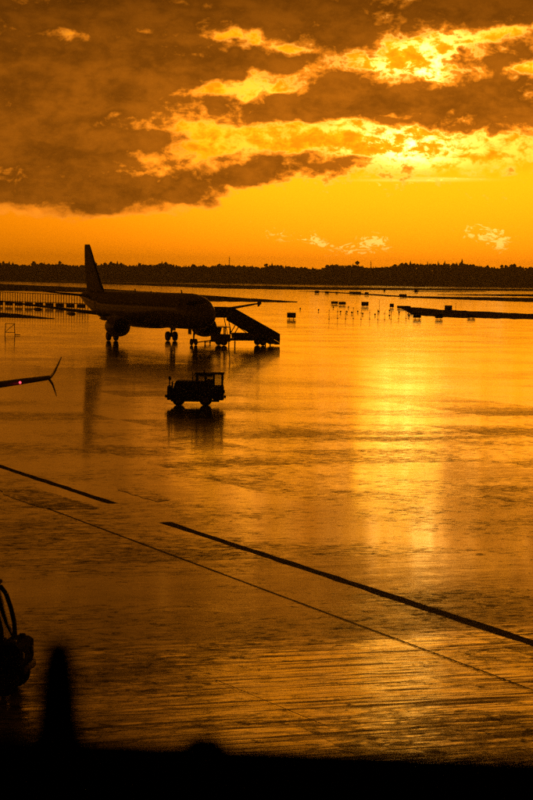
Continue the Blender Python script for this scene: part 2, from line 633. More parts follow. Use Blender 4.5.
def strip(name, a, b, wid, z, m):
    d = (b - a).normalized()
    s_ = Vector((-d.y, d.x, 0)) * wid / 2
    n = max(1, int((b - a).length / 0.8))
    left, right = [], []
    for i in range(n + 1):
        p = a + (b - a) * i / n
        left.append(p + s_ * rnd.uniform(0.8, 1.15))
        right.append(p - s_ * rnd.uniform(0.8, 1.15))
    return sheet(name, left + right[::-1], z, m)


strip('drain_channel', gp(-140, 420), gp(113, 503.5), 0.4, 0.004, 'drain')
strip('drain_channel', gp(165, 522.3), gp(533, 643), 0.4, 0.004, 'drain')
strip('drain_channel', gp(533, 643), gp(760, 718), 0.4, 0.004, 'drain')
jb0, jb1 = gp(-60, 468), gp(660, 738)
strip('pavement_joint', jb0, jb1, 0.065, 0.008, 'joint')
across = Vector((-JOINT_DIR.y, JOINT_DIR.x, 0))
for (px, py, ln) in ((430, 636, 11), (481, 725, 14), (250, 706, 9), (215, 570, 10)):
    a = gp(px, py)
    strip('pavement_joint', a - across * ln / 2, a + across * ln / 2, 0.03, 0.012, 'joint')
# old tar patches beside the channel
M['tar'] = ground_mat(0.075)
sheet('tar_patch', [gp(*q) for q in jitter_edge([(3, 489), (40, 490), (92, 505), (101, 508.5), (60, 509.5), (38, 507), (3, 494)], 71, 0.5, 5)], 0.010, 'tar')
sheet('tar_patch', [gp(*q) for q in jitter_edge([(118, 488), (142, 487.5), (172, 500), (158, 502), (118, 490)], 72, 0.5, 5)], 0.010, 'tar')
# lower parallel joint seen faintly in the foreground
strip('pavement_joint', gp(215, 680), gp(330, 728), 0.03, 0.012, 'joint')

# ------------------------------------------------------------------ forest on the far side
TOPS = [(-400, 262), (0, 262), (110, 264), (200, 263.5), (300, 266.8), (320, 266.2), (332, 263.6), (360, 263.4), (385, 265.4),
        (420, 263), (470, 263.4), (500, 265), (533, 265), (950, 268)]


def lerp_profile(prof, x):
    for (x0, y0), (x1, y1) in zip(prof, prof[1:]):
        if x <= x1:
            return y0 + (y1 - y0) * (x - x0) / (x1 - x0)
    return prof[-1][1]


def forest():
    r = random.Random(3)
    mb = MB()
    FD = 2850.0
    for row in range(9):
        dist = FD + row * 9
        x = -1150.0
        while x < 1150:
            x += r.uniform(3.0, 6.2)
            px = 266.5 + x / dist * F
            py = lerp_profile(TOPS, max(-400, min(950, px)))
            top = at(px, py, dist).z * (1 + 0.05 * math.sin(x / 31.0 + 1.3) + 0.045 * math.sin(x / 11.7) + 0.03 * math.sin(x / 5.3))
            h = top * (r.triangular(0.82, 1.03, 0.96) if r.random() > 0.03 else r.uniform(1.05, 1.14))
            if row > 3:
                h *= 0.97
            yy = dist + r.uniform(-4, 4)
            if r.random() < 0.6:                      # spruce: ragged tiers
                tiers = 6
                w0 = r.uniform(3.0, 4.6)
                for k in range(tiers):
                    z0 = h * (0.08 + 0.86 * k / tiers)
                    z1 = min(h, z0 + h * 0.26)
                    ra = w0 * (1 - k / tiers) ** 0.6 + 0.3
                    n = 7
                    ring = [(x + math.cos(2 * PI * i / n + k) * ra * r.uniform(0.6, 1.2), yy + math.sin(2 * PI * i / n + k) * ra * r.uniform(0.6, 1.2), z0 + r.uniform(-0.5, 0.5)) for i in range(n)]
                    mb.add(ring + [(x, yy, z1)], [(i, (i + 1) % n, n) for i in range(n)])
            else:                                     # pine or birch: loose clumps on a stem
                mb.tube((x, yy, 0), (x, yy, h * 0.95), 0.3, 0.15, 4)
                for k in range(9):
                    cz = h * r.uniform(0.2, 0.93)
                    ra = r.uniform(1.8, 3.2)
                    cx, cy = x + r.uniform(-2.2, 2.2) * (1.1 - cz / h * 0.7), yy + r.uniform(-2, 2)
                    if k == 0:
                        cx, cz = x, h - ra * 0.95
                    ps = [(cx + dx * ra * r.uniform(0.6, 1.2), cy + dy * ra * r.uniform(0.6, 1.2), cz + dz * ra * r.uniform(0.5, 1.0))
                          for dx, dy, dz in ((1, 0, 0), (0, 1, 0), (-1, 0, 0), (0, -1, 0), (0, 0, 1), (0, 0, -1), (.7, -.7, .5), (-.7, -.7, .4))]
                    mb.add(ps, [(0, 1, 4), (1, 2, 4), (2, 7, 4), (7, 3, 4), (3, 6, 4), (6, 0, 4), (1, 0, 5), (2, 1, 5), (3, 2, 5), (0, 3, 5), (2, 3, 7), (3, 0, 6)])
    # undergrowth in front of the stems
    x = -1150.0
    while x < 1150:
        x += r.uniform(1.5, 4)
        h = r.uniform(5, 15)
        ra = r.uniform(2.5, 5)
        n = 6
        rings = [[(x + math.cos(2 * PI * i / n) * ra * k * r.uniform(0.8, 1.2), FD - 6 + math.sin(2 * PI * i / n) * ra * k, max(-0.2, h * z + r.uniform(-0.4, 0.4))) for i in range(n)]
                 for z, k in ((-0.1, 0.95), (0.35, 1.1), (0.75, 0.8), (1.0, 0.2))]
        mb.loft(rings, False, True, False)
    me = bpy.data.meshes.new('forest')
    me.from_pydata(mb.v, [], mb.f)
    me.materials.append(M['forest'])
    o = link('forest', me)
    tag(o, 'dark belt of mixed forest closing off the far side of the airfield', 'forest', kind='stuff')


forest()


def mast(px, py_top, dist, label):
    b = at(px, 285, dist)
    top = at(px, py_top, dist).z
    e = empty('radio_mast', (b.x, b.y, 0))
    tag(e, label, 'mast', 'radio masts in front of the forest')
    mb = MB()
    for k in range(3):
        a = 2 * PI * k / 3
        mb.tube((math.cos(a) * 1.0, math.sin(a) * 1.0, 0), (math.cos(a) * 0.4, math.sin(a) * 0.4, top), 0.22, 0.18, 5)
    mb.build('leg_frame', 'pole', e)
    mb = MB()
    n = 14
    for i in range(n):
        t0, t1 = i / n, (i + 1) / n
        for k in range(3):
            a0, a1 = 2 * PI * k / 3, 2 * PI * (k + 1) / 3
            q0, q1 = 1.0 - 0.6 * t0, 1.0 - 0.6 * t1
            mb.tube((math.cos(a0) * q0, math.sin(a0) * q0, top * t0), (math.cos(a1) * q1, math.sin(a1) * q1, top * t1), 0.09, n=4)
    mb.build('bracing', 'pole', e)
    MB().tube((0, 0, top - 0.3), (0, 0, top + 2.0), 0.2, 0.1, 6).build('antenna', 'pole', e)


mast(229, 257.5, 2700, 'thin lattice radio mast above the treetops, behind the parked airliner')
mast(370.5, 262, 2700, 'shorter lattice radio mast against the forest, far right of the airliner')


def shed(px0, px1, py0, py1, dist, label):
    a, b = at(px0, py1, dist), at(px1, py0, dist)
    e = empty('equipment_shed', ((a.x + b.x) / 2, dist, 0))
    tag(e, label, 'shed', 'sheds by the forest')
    wd, h = (b.x - a.x), b.z
    MB().box(-wd / 2, wd / 2, -3, 3, 0, h * 0.8).build('wall', 'shed', e)
    MB().prism([(-wd / 2 - .3, h * 0.8 + .004), (wd / 2 + .3, h * 0.8 + .004), (wd / 2, h), (-wd / 2, h)], -3.3, 3.3).build('roof', 'panel', e)
    MB().box(-1.2, 1.2, -3.06, -3.0, 0, h * 0.6).build('door', 'panel', e)


shed(414, 425, 282.8, 286, 2400, 'low wide shed at the foot of the forest, right of centre')
shed(398, 409, 276.0, 286, 2790, 'pale taller building half hidden among the forest edge')


# ------------------------------------------------------------------ airliner
def airfoil(c, th, n=14):
    """closed section: (chordwise 0..c aft, height)"""
    up, lo = [], []
    for i in range(n + 1):
        t = 0.5 - 0.5 * math.cos(PI * i / n)
        y = 5 * th * (0.2969 * math.sqrt(t) - 0.126 * t - 0.3516 * t * t + 0.2843 * t ** 3 - 0.1015 * t ** 4)
        up.append((t * c, y * c * 1.1 + 0.02 * c * math.sin(PI * t)))
        lo.append((t * c, -y * c * 0.9 + 0.02 * c * math.sin(PI * t)))
    return up[::-1] + lo[1:-1]


def wing_loft(secs, sgn, vertical=False):
    """secs: (span, xLE, chord, z, thickness)"""
    mb = MB()
    rings = []
    for (y, xle, c, z, th) in secs:
        if vertical:
            rings.append([(xle - a, b, z) for a, b in airfoil(c, th)])
        else:
            rings.append([(xle - a, sgn * y, z + b) for a, b in airfoil(c, th)])
    mb.loft(rings)
    return mb


FUS = [(22.0, 0.04, 3.32), (21.85, 0.36, 3.34), (21.5, 0.72, 3.38), (21.0, 1.02, 3.45), (20.2, 1.36, 3.56), (19.2, 1.65, 3.68), (18.0, 1.86, 3.78),
       (16.8, 1.96, 3.84), (15.5, 1.985, 3.86), (10, 1.99, 3.86), (5, 1.99, 3.86), (0, 1.99, 3.86), (-5, 1.99, 3.86), (-8.5, 1.97, 3.88),
       (-11, 1.86, 3.99), (-13.5, 1.66, 4.18), (-16, 1.38, 4.44), (-18.5, 1.05, 4.73), (-20.5, 0.73, 4.98), (-21.8, 0.45, 5.14), (-22.5, 0.2, 5.22)]


def fus_at(x):
    for (x0, r0, z0), (x1, r1, z1) in zip(FUS, FUS[1:]):
        if x0 >= x >= x1:
            t = (x0 - x) / (x0 - x1)
            return r0 + (r1 - r0) * t, z0 + (z1 - z0) * t
    return FUS[-1][1:]


def fus_pt(x, ang, off=0.0):
    """ang from the port side (0) up to the crown (90)"""
    r, z = fus_at(x)
    return (x, (r + off) * math.cos(ang), z + (r + off) * 1.035 * math.sin(ang))


def patch(x0, x1, a0, a1, off, sgn=1, nx=4, na=4, thick=0.02):
    mb = MB()
    vv, fs = [], []
    for o in (off, off - thick):
        for i in range(nx + 1):
            for j in range(na + 1):
                x, y, z = fus_pt(x0 + (x1 - x0) * i / nx, R(a0 + (a1 - a0) * j / na), o)
                vv.append((x, sgn * y, z))
    k = na + 1
    for i in range(nx):
        for j in range(na):
            fs.append((i * k + j, i * k + j + 1, (i + 1) * k + j + 1, (i + 1) * k + j))
    mb.add(vv, fs, True)
    return mb


def wheel(parent, c, r, wd, name='wheel', rim='strut'):
    """axle along y"""
    t = MB()
    e = wd / 2
    t.lathe([(-e, r * 0.55), (-e, r * 0.82), (-e * 0.8, r * 0.95), (-e * 0.4, r), (e * 0.4, r), (e * 0.8, r * 0.95), (e, r * 0.82), (e, r * 0.55)], 'y', c, 22)
    o = t.build(name, 'tyre', parent)
    rm = MB().lathe([(-e - 0.006, r * 0.12), (-e - 0.006, r * 0.5), (e + 0.006, r * 0.5), (e + 0.006, r * 0.12)], 'y', c, 16)
    rm.build('rim', rim, o)
    return o


def airliner(loc, rz, label, group, nav=False, split=False):
    root = empty('airliner', loc, rz)
    tag(root, label, 'airliner', group)
    n = 36
    rings = []
    for (x, r, z) in FUS:
        rings.append([(x, r * math.cos(2 * PI * i / n), z + r * 1.035 * math.sin(2 * PI * i / n)) for i in range(n)])
    fus = MB().loft(rings).build('fuselage', 'paint', root)
    # belly fairing
    fr = []
    for x, k in ((8.6, 0.05), (7.6, 0.6), (6, 0.9), (3, 1.0), (-1, 1.0), (-3.5, 0.8), (-5.5, 0.35), (-6.2, 0.05)):
        fr.append([(x, math.cos(2 * PI * i / 20) * (1.0 + 1.15 * k), 2.55 + math.sin(2 * PI * i / 20) * (0.35 + 0.62 * k)) for i in range(20)])
    MB().loft(fr).build('belly_fairing', 'paint', root)
    # flight deck panes
    for s in (1, -1):
        for (x0, x1, a0, a1) in ((20.35, 19.35, 66, 87), (20.1, 19.05, 36, 62), (19.3, 18.35, 30, 50)):
            patch(x0, x1, a0, a1, 0.012, s).build('cockpit_pane', 'darkglass', fus)
        for (x0, x1) in ((17.35, 16.5), (-12.0, -12.8)):
            d = patch(x0, x1, -14, 42, 0.012, s, 3, 8).build('door', 'wing', root)
            patch(x0 - 0.32, x0 - 0.55, 20, 27, 0.022, s, 2, 2).build('door_window', 'darkglass', d)
        wr = MB()
        x = 15.6
        while x > -11.2:
            pz = patch(x, x - 0.24, 12, 21, 0.008, s, 2, 2)
            wr.add(pz.v, pz.f, True)
            x -= 0.533
        tag(wr.build('cabin_glazing', 'darkglass', root), kind='stuff')
    # wings
    WS = [(0.6, 6.9, 7.6, 2.55, 0.15), (1.9, 6.1, 6.8, 2.66, 0.145), (4.2, 4.6, 5.0, 2.95, 0.13), (6.4, 3.2, 3.95, 3.25, 0.12), (9.5, 1.35, 3.2, 3.62, 0.11),
          (13, -0.75, 2.35, 4.08, 0.105), (16.2, -2.65, 1.6, 4.5, 0.10), (17.0, -3.2, 1.35, 4.6, 0.09)]
    for s in (1, -1):
        wg = wing_loft(WS, s).build('wing', 'wing', root)
        # wingtip fence: swept blade up and down
        fp = [(-3.25, 4.60), (-3.95, 5.12), (-4.25, 5.14), (-4.45, 4.62), (-4.35, 4.18), (-4.1, 4.19)]
        y0, y1 = sorted((s * 16.98, s * 17.06))
        if not split:
            MB().prism(fp, y0, y1).build('wingtip_fence', 'wing', wg)
        else:                                   # canted blades, one up and one down
            for name, pts in (('upper_winglet', [(17.0, -3.2, 1.35, 4.6), (17.12, -3.4, 1.1, 4.75), (17.25, -3.7, 0.8, 5.0), (17.38, -4.15, 0.4, 5.25)]),
                              ('lower_winglet', [(16.95, -3.35, 1.1, 4.6), (17.08, -3.6, 0.85, 4.42), (17.16, -3.8, 0.6, 4.22), (17.24, -4.15, 0.3, 4.0)])):
                bl = MB()
                bl.loft([[(xle - a, s * (yy + b * 0.9), zz + b * 0.4) for a, b in airfoil(c, 0.09, 8)] for (yy, xle, c, zz) in pts])
                bl.build(name, 'wing', wg)
        lamp = MB().lathe([(-0.02, 0.02), (0.0, 0.032), (0.05, 0.038), (0.1, 0.025), (0.11, 0.008)], 'x', (-2.42, s * 16.05, 4.52), 10)
        lamp.build('navigation_light', 'red' if (nav and s == 1) else 'dullred', wg)
        for (yy, x0, z) in ((4.6, 0.4, 2.72), (8.3, -0.9, 3.22), (12.0, -2.6, 3.72)):
            L = 3.3
            MB().lathe([(0, 0.03), (-0.4, 0.16), (-1.2, 0.24), (-2.2, 0.2), (-L, 0.03)], 'x', (x0 + 0.4, s * yy, z - 0.08), 12).build('flap_fairing', 'wing', wg)
        # tailplane
        wing_loft([(0.5, -15.6, 4.1, 5.05, 0.10), (1.5, -16.3, 3.5, 5.16, 0.10), (6.2, -19.6, 1.45, 5.66, 0.09)], s).build('tailplane', 'wing', root)
        # engine
        eng = empty('engine')
        eng.parent = root
        ex, ey, ez = 7.9, s * 5.45, 1.88
        nac = MB()
        prof = [(t, r_ * 0.93) for t, r_ in ((-0.55, 0.86), (-0.2, 0.92), (0.0, 1.02), (0.04, 1.09), (-0.1, 1.18), (-0.6, 1.26), (-1.5, 1.29), (-2.4, 1.22), (-3.2, 1.05), (-3.25, 0.95), (-2.4, 0.9))]
        nac.lathe(prof, 'x', (ex, ey, ez), 28, False, False)
        nac.build('nacelle', 'paint', eng)
        MB().lathe([(-0.55, 0.805), (-0.57, 0.3)], 'x', (ex, ey, ez), 24, True, True).build('fan', 'fan', eng)
        MB().lathe([(-0.56, 0.3), (-0.35, 0.2), (-0.18, 0.02)], 'x', (ex, ey, ez), 16).build('spinner', 'metal', eng)
        MB().lathe([(-2.3, 0.9), (-3.2, 0.72), (-4.2, 0.5), (-4.25, 0.42), (-5.0, 0.05)], 'x', (ex, ey, ez), 20).build('core_nozzle', 'metal', eng)
        MB().prism([(ex - 0.9, ez + 1.2), (ex - 2.5, ez + 1.36), (ex - 4.6, ez + 1.46), (ex - 5.6, ez + 1.38), (ex - 4.6, ez + 0.7), (ex - 3.0, ez + 0.6)], ey - 0.17, ey + 0.17).build('pylon', 'paint', eng)
        # main gear
        g = empty('main_gear')
        g.parent = root
        my = s * 3.8
        MB().tube((0, my, 0.58), (0, my, 1.6), 0.13).tube((0, my, 1.5), (0, my, 2.85), 0.19).build('strut', 'strut', g)
        MB().tube((0, my - 0.5, 0.58), (0, my + 0.5, 0.58), 0.09).build('axle', 'strut', g)
        MB().tube((0, my, 1.55), (0, my - s * 1.55, 2.6), 0.08).build('side_stay', 'strut', g)
        MB().box(-0.55, 0.55, my + s * 0.30 - 0.02, my + s * 0.30 + 0.02, 1.25, 2.75).build('gear_door', 'paint', g)
        wheel(g, (0, my - 0.46, 0.58), 0.58, 0.42)
        wheel(g, (0, my + 0.46, 0.58), 0.58, 0.42)
    # fin
    fin = wing_loft([(0, -13.2, 7.0, 5.3, 0.09), (0, -14.4, 6.25, 6.2, 0.095), (0, -17.3, 4.2, 9.2, 0.09), (0, -19.3, 2.35, 11.45, 0.085), (0, -19.6, 1.95, 11.76, 0.05)], 1, True).build('fin', 'paint_dark', root)
    # nose gear
    g = empty('nose_gear')
    g.parent = root
    MB().tube((16.9, 0, 0.38), (16.95, 0, 2.1), 0.10).build('strut', 'strut', g)
    MB().tube((16.9, -0.34, 0.38), (16.9, 0.34, 0.38), 0.06).build('axle', 'strut', g)
    MB().tube((17.0, 0, 1.1), (18.4, 0, 2.1), 0.05).build('drag_stay', 'strut', g)
    for s in (1, -1):
        wheel(g, (16.9, s * 0.26, 0.38), 0.38, 0.23)
        MB().box(16.2, 17.2, s * 0.42 - 0.012, s * 0.42 + 0.012, 1.25, 2.1).build('gear_door', 'paint', g)
    # antennas and beacon
    MB().prism([(13.2, 5.88), (12.8, 5.88), (12.72, 6.28), (12.95, 6.28)], -0.02, 0.02).build('blade_antenna', 'wing', fus)
    MB().prism([(-2.2, 5.88), (-2.7, 5.88), (-2.8, 6.25), (-2.5, 6.25)], -0.02, 0.02).build('blade_antenna', 'wing', fus)
    MB().lathe([(0, 0.1), (0.08, 0.09), (0.14, 0.04)], 'z', (3, 0, 5.9), 10).build('beacon', 'dullred', fus)
    return root


HEAD = R(-66.5)                  # nose towards the camera and to the right
mg = gp(142, 340.8)
AC = airliner((mg.x, mg.y, 0), HEAD, 'dark airliner parked nose towards the camera with passenger stairs at its door', 'airliners')
# a second one stands outside the frame; only its left wingtip reaches in
tip = at(49.5, 377.5, 73)
h2 = R(-83)
lt = Matrix.Rotation(h2, 3, 'Z') @ Vector((-3.9, 17.0, 0))
zoff = tip.z - 4.6
AC2 = airliner((tip.x - lt.x, tip.y - lt.y, 0), h2, 'nearer airliner at the left edge, only its wingtip with red light showing', 'airliners', nav=True, split=True)
print('second airliner tip height', tip.z)


# ------------------------------------------------------------------ passenger stairs on a truck, at the port front door
def stair_truck():
    # local frame: x = away from the fuselage (towards the foot of the stairs), y = across
    a = Matrix.Rotation(HEAD, 3, 'Z') @ Vector((16.9, 2.15, 0))
    root = empty('stair_truck', (mg.x + a.x, mg.y + a.y, 0), HEAD + PI / 2)
    tag(root, 'passenger stairs truck reaching up to the airliner door behind its nose', 'stair truck')
    # chassis
    MB().box(0.9, 7.3, -0.42, 0.42, 0.55, 0.82).build('chassis', 'black', root)
    MB().rbox(2.9, 5.6, -0.95, 0.95, 0.825, 1.45, 0.05).build('equipment_box', 'truck', root)
    # cab faces the aircraft
    cab = MB().prism([(0.35, 0.45), (0.30, 1.15), (0.62, 1.28), (2.0, 1.28), (2.0, 0.45)], -0.98, 0.98)
    cab = cab.build('cab', 'truck', root)
    MB().prism([(0.82, 2.06), (0.95, 2.16), (2.0, 2.16), (2.0, 2.06)], -0.95, 0.95).build('roof', 'truck', cab)
    for s in (1, -1):
        y0, y1 = sorted((s * 0.86, s * 0.94))
        for pr in ([(0.60, 1.284), (0.72, 1.284), (0.92, 2.056), (0.80, 2.056)], [(1.3, 1.284), (1.4, 1.284), (1.4, 2.056), (1.3, 2.056)],
                   [(1.88, 1.284), (1.99, 1.284), (1.99, 2.056), (1.88, 2.056)]):
            MB().prism(pr, y0, y1).build('pillar', 'truck', cab)
        MB().box(0.5, 0.62, s * 1.12 - 0.06, s * 1.12 + 0.06, 1.45, 1.75).build('mirror', 'black', cab)
    MB().prism([(0.62, 1.284), (0.635, 1.284), (0.845, 2.056), (0.83, 2.056)], -0.85, 0.85).build('windscreen', 'glass', cab)
    for x in (1.25, 6.1):
        for s in (1, -1):
            wheel(root, (x, s * 0.82, 0.42), 0.42, 0.26)
    MB().box(0.2, 0.34, -0.95, 0.95, 0.4, 0.62).build('bumper', 'black', root)
    for s in (1, -1):
        MB().box(2.5, 2.62, s * 0.9 - 0.05, s * 0.9 + 0.05, 0.0, 0.55).build('stabiliser', 'strut', root)
        MB().box(7.0, 7.12, s * 0.7 - 0.05, s * 0.7 + 0.05, 0.0, 0.55).build('stabiliser', 'strut', root)
    # platform and flight
    PX, FX, PZ = 2.2, 8.0, 3.35
    MB().box(0.0, PX, -0.85, 0.85, PZ - 0.16, PZ).build('platform', 'alu', root)
    fl = empty('flight')
    fl.parent = root
    nst = 17
    for i in range(nst):
        t = (i + 0.5) / nst
        x, z = PX + (FX - PX) * t, PZ - (PZ - 0.15) * (i + 1) / (nst + 0.4)
        MB().box(x - 0.19, x + 0.19, -0.76, 0.76, z - 0.03, z).build('tread', 'alu', fl)
    for s in (1, -1):
        y0, y1 = sorted((s * 0.78, s * 0.84))
        MB().prism([(PX, PZ - 0.5), (PX, PZ - 0.004), (FX + 0.2, 0.34), (FX + 0.2, 0.12), (FX - 0.4, 0.12)], y0, y1).build('stringer', 'alu', fl)
        ya, yb = sorted((s * 0.86, s * 0.89))
        MB().prism([(PX + 0.004, PZ + 0.004), (PX + 0.004, PZ + 1.0), (FX + 0.2, 1.28), (FX + 0.2, 0.36)], ya, yb).build('balustrade', 'alu', fl)
        MB().box(0.0, PX, ya, yb, PZ + 0.004, PZ + 1.0).build('platform_guard', 'alu', root)
        h = MB().tube((0.0, s * 0.875, PZ + 1.04), (PX, s * 0.875, PZ + 1.04), 0.035).tube((PX, s * 0.875, PZ + 1.04), (FX + 0.2, s * 0.875, 1.32), 0.035)
        h.build('handrail', 'metal', root)
        st = MB().tube((2.3, s * 0.6, 0.85), (3.2, s * 0.6, PZ - 1.05), 0.06).tube((4.6, s * 0.6, 1.45), (2.5, s * 0.6, PZ - 0.5), 0.05)
        st.tube((2.35, s * 0.6, 0.85), (1.8, s * 0.6, PZ - 0.17), 0.05)
        st.build('brace', 'strut', root)


stair_truck()


def tow_bar():
    a = Matrix.Rotation(HEAD, 3, 'Z') @ Vector((17.6, 0.0, 0))
    b = gp(221, 342.0)
    p0 = Vector((mg.x + a.x, mg.y + a.y, 0))
    d = b - p0
    root = empty('tow_bar', p0, math.atan2(d.y, d.x))
    L = d.length
    tag(root, 'low tow bar lying between the airliner nose wheel and the stairs truck', 'tow bar')
    MB().tube((0, 0, 0.36), (L, 0, 0.34), 0.07).build('bar', 'strut', root)
    MB().box(-0.15, 0.15, -0.25, 0.25, 0.28, 0.44).build('head', 'strut', root)
    MB().lathe([(-0.03, 0.16), (0.03, 0.16)], 'z', (L + 0.1, 0, 0.34), 14).build('eye', 'strut', root)
    for s in (1, -1):
        wheel(root, (L * 0.45, s * 0.3, 0.2), 0.2, 0.12)
    MB().tube((L * 0.45, -0.3, 0.2), (L * 0.45, 0.3, 0.2), 0.035).build('axle', 'strut', root)


tow_bar()


# ------------------------------------------------------------------ aircraft tug in the middle of the apron
def tug():
    c = gp(195.5, 405.2)
    root = empty('aircraft_tug', c, R(1))
    tag(root, 'squat dark tug with glazed cab driving alone across the wet apron', 'tug')
    Wd = 0.82
    # hood and rear deck
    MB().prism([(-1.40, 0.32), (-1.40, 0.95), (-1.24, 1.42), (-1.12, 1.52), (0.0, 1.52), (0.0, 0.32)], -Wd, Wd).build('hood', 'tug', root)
    MB().prism([(-1.73, 0.34), (-1.73, 1.12), (-1.70, 1.16), (-1.404, 1.16), (-1.404, 0.34)], -0.78, 0.78).build('rear_deck', 'tug', root)
    for s in (1, -1):
        for i in range(5):
            MB().box(-1.02 + i * 0.18, -0.94 + i * 0.18, s * (Wd + 0.012) - 0.012, s * (Wd + 0.012) + 0.012, 0.95, 1.36).build('grille_slat', 'black', root)
    MB().box(-1.5, 1.45, -0.6, 0.6, 0.24, 0.318).build('chassis', 'black', root)
    # cab
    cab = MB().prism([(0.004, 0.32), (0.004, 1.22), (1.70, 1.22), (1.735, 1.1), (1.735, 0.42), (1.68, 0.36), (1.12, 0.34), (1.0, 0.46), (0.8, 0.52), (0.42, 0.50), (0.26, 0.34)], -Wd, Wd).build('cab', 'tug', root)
    MB().rbox(-0.03, 1.74, -Wd - 0.02, Wd + 0.02, 1.92, 2.02, 0.03).build('roof', 'tug', cab)
    for s in (1, -1):
        y0, y1 = sorted((s * (Wd - 0.06), s * Wd))

        def bx(name, x0, x1, z0, z1, m='tug'):
            MB().box(x0, x1, y0, y1, z0, z1).build(name, m, cab)
        bx('pillar', 0.006, 0.15, 1.224, 1.916)
        bx('pillar', 0.53, 0.68, 1.224, 1.916)
        bx('pillar', 1.06, 1.17, 1.224, 1.916)
        bx('pillar', 1.56, 1.69, 1.224, 1.916)
        bx('lower_panel', 0.154, 0.526, 1.224, 1.47)
        bx('lower_panel', 0.684, 1.056, 1.224, 1.58)
        bx('upper_panel', 0.154, 0.526, 1.83, 1.914)
        bx('upper_panel', 0.684, 1.056, 1.80, 1.914)
        yy = s * (Wd - 0.03)
        for (x0, x1, z0, z1) in ((0.154, 0.526, 1.474, 1.826), (0.684, 1.056, 1.584, 1.796), (1.174, 1.556, 1.224, 1.912)):
            MB().box(x0, x1, yy - 0.004, yy + 0.004, z0, z1).build('side_window', 'glass', cab)
        MB().box(1.62, 1.70, s * (Wd + 0.15) - 0.05, s * (Wd + 0.15) + 0.05, 1.5, 1.78).build('mirror', 'black', cab)
        MB().tube((1.66, s * (Wd - 0.02), 1.64), (1.66, s * (Wd + 0.12), 1.64), 0.015).build('mirror_arm', 'black', cab)
        MB().lathe([(0, 0.08), (0.03, 0.09), (0.05, 0.07)], 'x', (1.735, s * 0.6, 0.85), 14).build('headlight', 'metal', cab)
    MB().box(1.66, 1.67, -0.74, 0.74, 1.23, 1.91).build('windscreen', 'glass', cab)
    MB().box(0.05, 0.06, -0.74, 0.74, 1.53, 1.91).build('rear_window', 'glass', cab)
    # seat and wheel silhouettes inside
    MB().rbox(0.35, 0.8, -0.5, 0.1, 1.1, 1.45, 0.05).build('seat', 'black', cab)
    # wheels
    for x in (-1.02, 0.62):
        for s in (1, -1):
            wheel(root, (x, s * 0.66, 0.40), 0.40, 0.28)
    # beacon, exhaust, rear posts
    MB().lathe([(0, 0.05), (0.1, 0.06), (0.15, 0.03)], 'z', (0.5, 0.2, 2.02), 12).build('beacon', 'dullred', root)
    MB().tube((-0.18, -0.5, 1.52), (-0.18, -0.5, 2.0), 0.035).build('exhaust', 'black', root)
    MB().tube((-0.06, 0.4, 1.52), (-0.06, 0.4, 1.98), 0.02).build('aerial', 'black', root)
    MB().tube((-1.60, -0.6, 1.16), (-1.60, -0.6, 1.62), 0.025).box(-1.66, -1.52, -0.66, -0.54, 1.62, 1.78).build('work_light', 'black', root)
    MB().tube((-1.60, 0.6, 1.16), (-1.60, 0.6, 1.5), 0.025).box(-1.66, -1.52, 0.54, 0.66, 1.5, 1.66).build('work_light', 'black', root)
    MB().tube((-1.43, -0.7, 1.16), (-1.43, -0.7, 1.45), 0.03).tube((-1.43, 0.7, 1.16), (-1.43, 0.7, 1.45), 0.03).tube((-1.43, -0.7, 1.43), (-1.43, 0.7, 1.43), 0.03).build('hand_rail', 'black', root)
    MB().box(1.74, 1.86, -0.12, 0.12, 0.45, 0.62).build('tow_hitch', 'black', root)
    MB().box(-1.88, -1.734, -0.12, 0.12, 0.45, 0.62).build('tow_hitch', 'black', root)


tug()


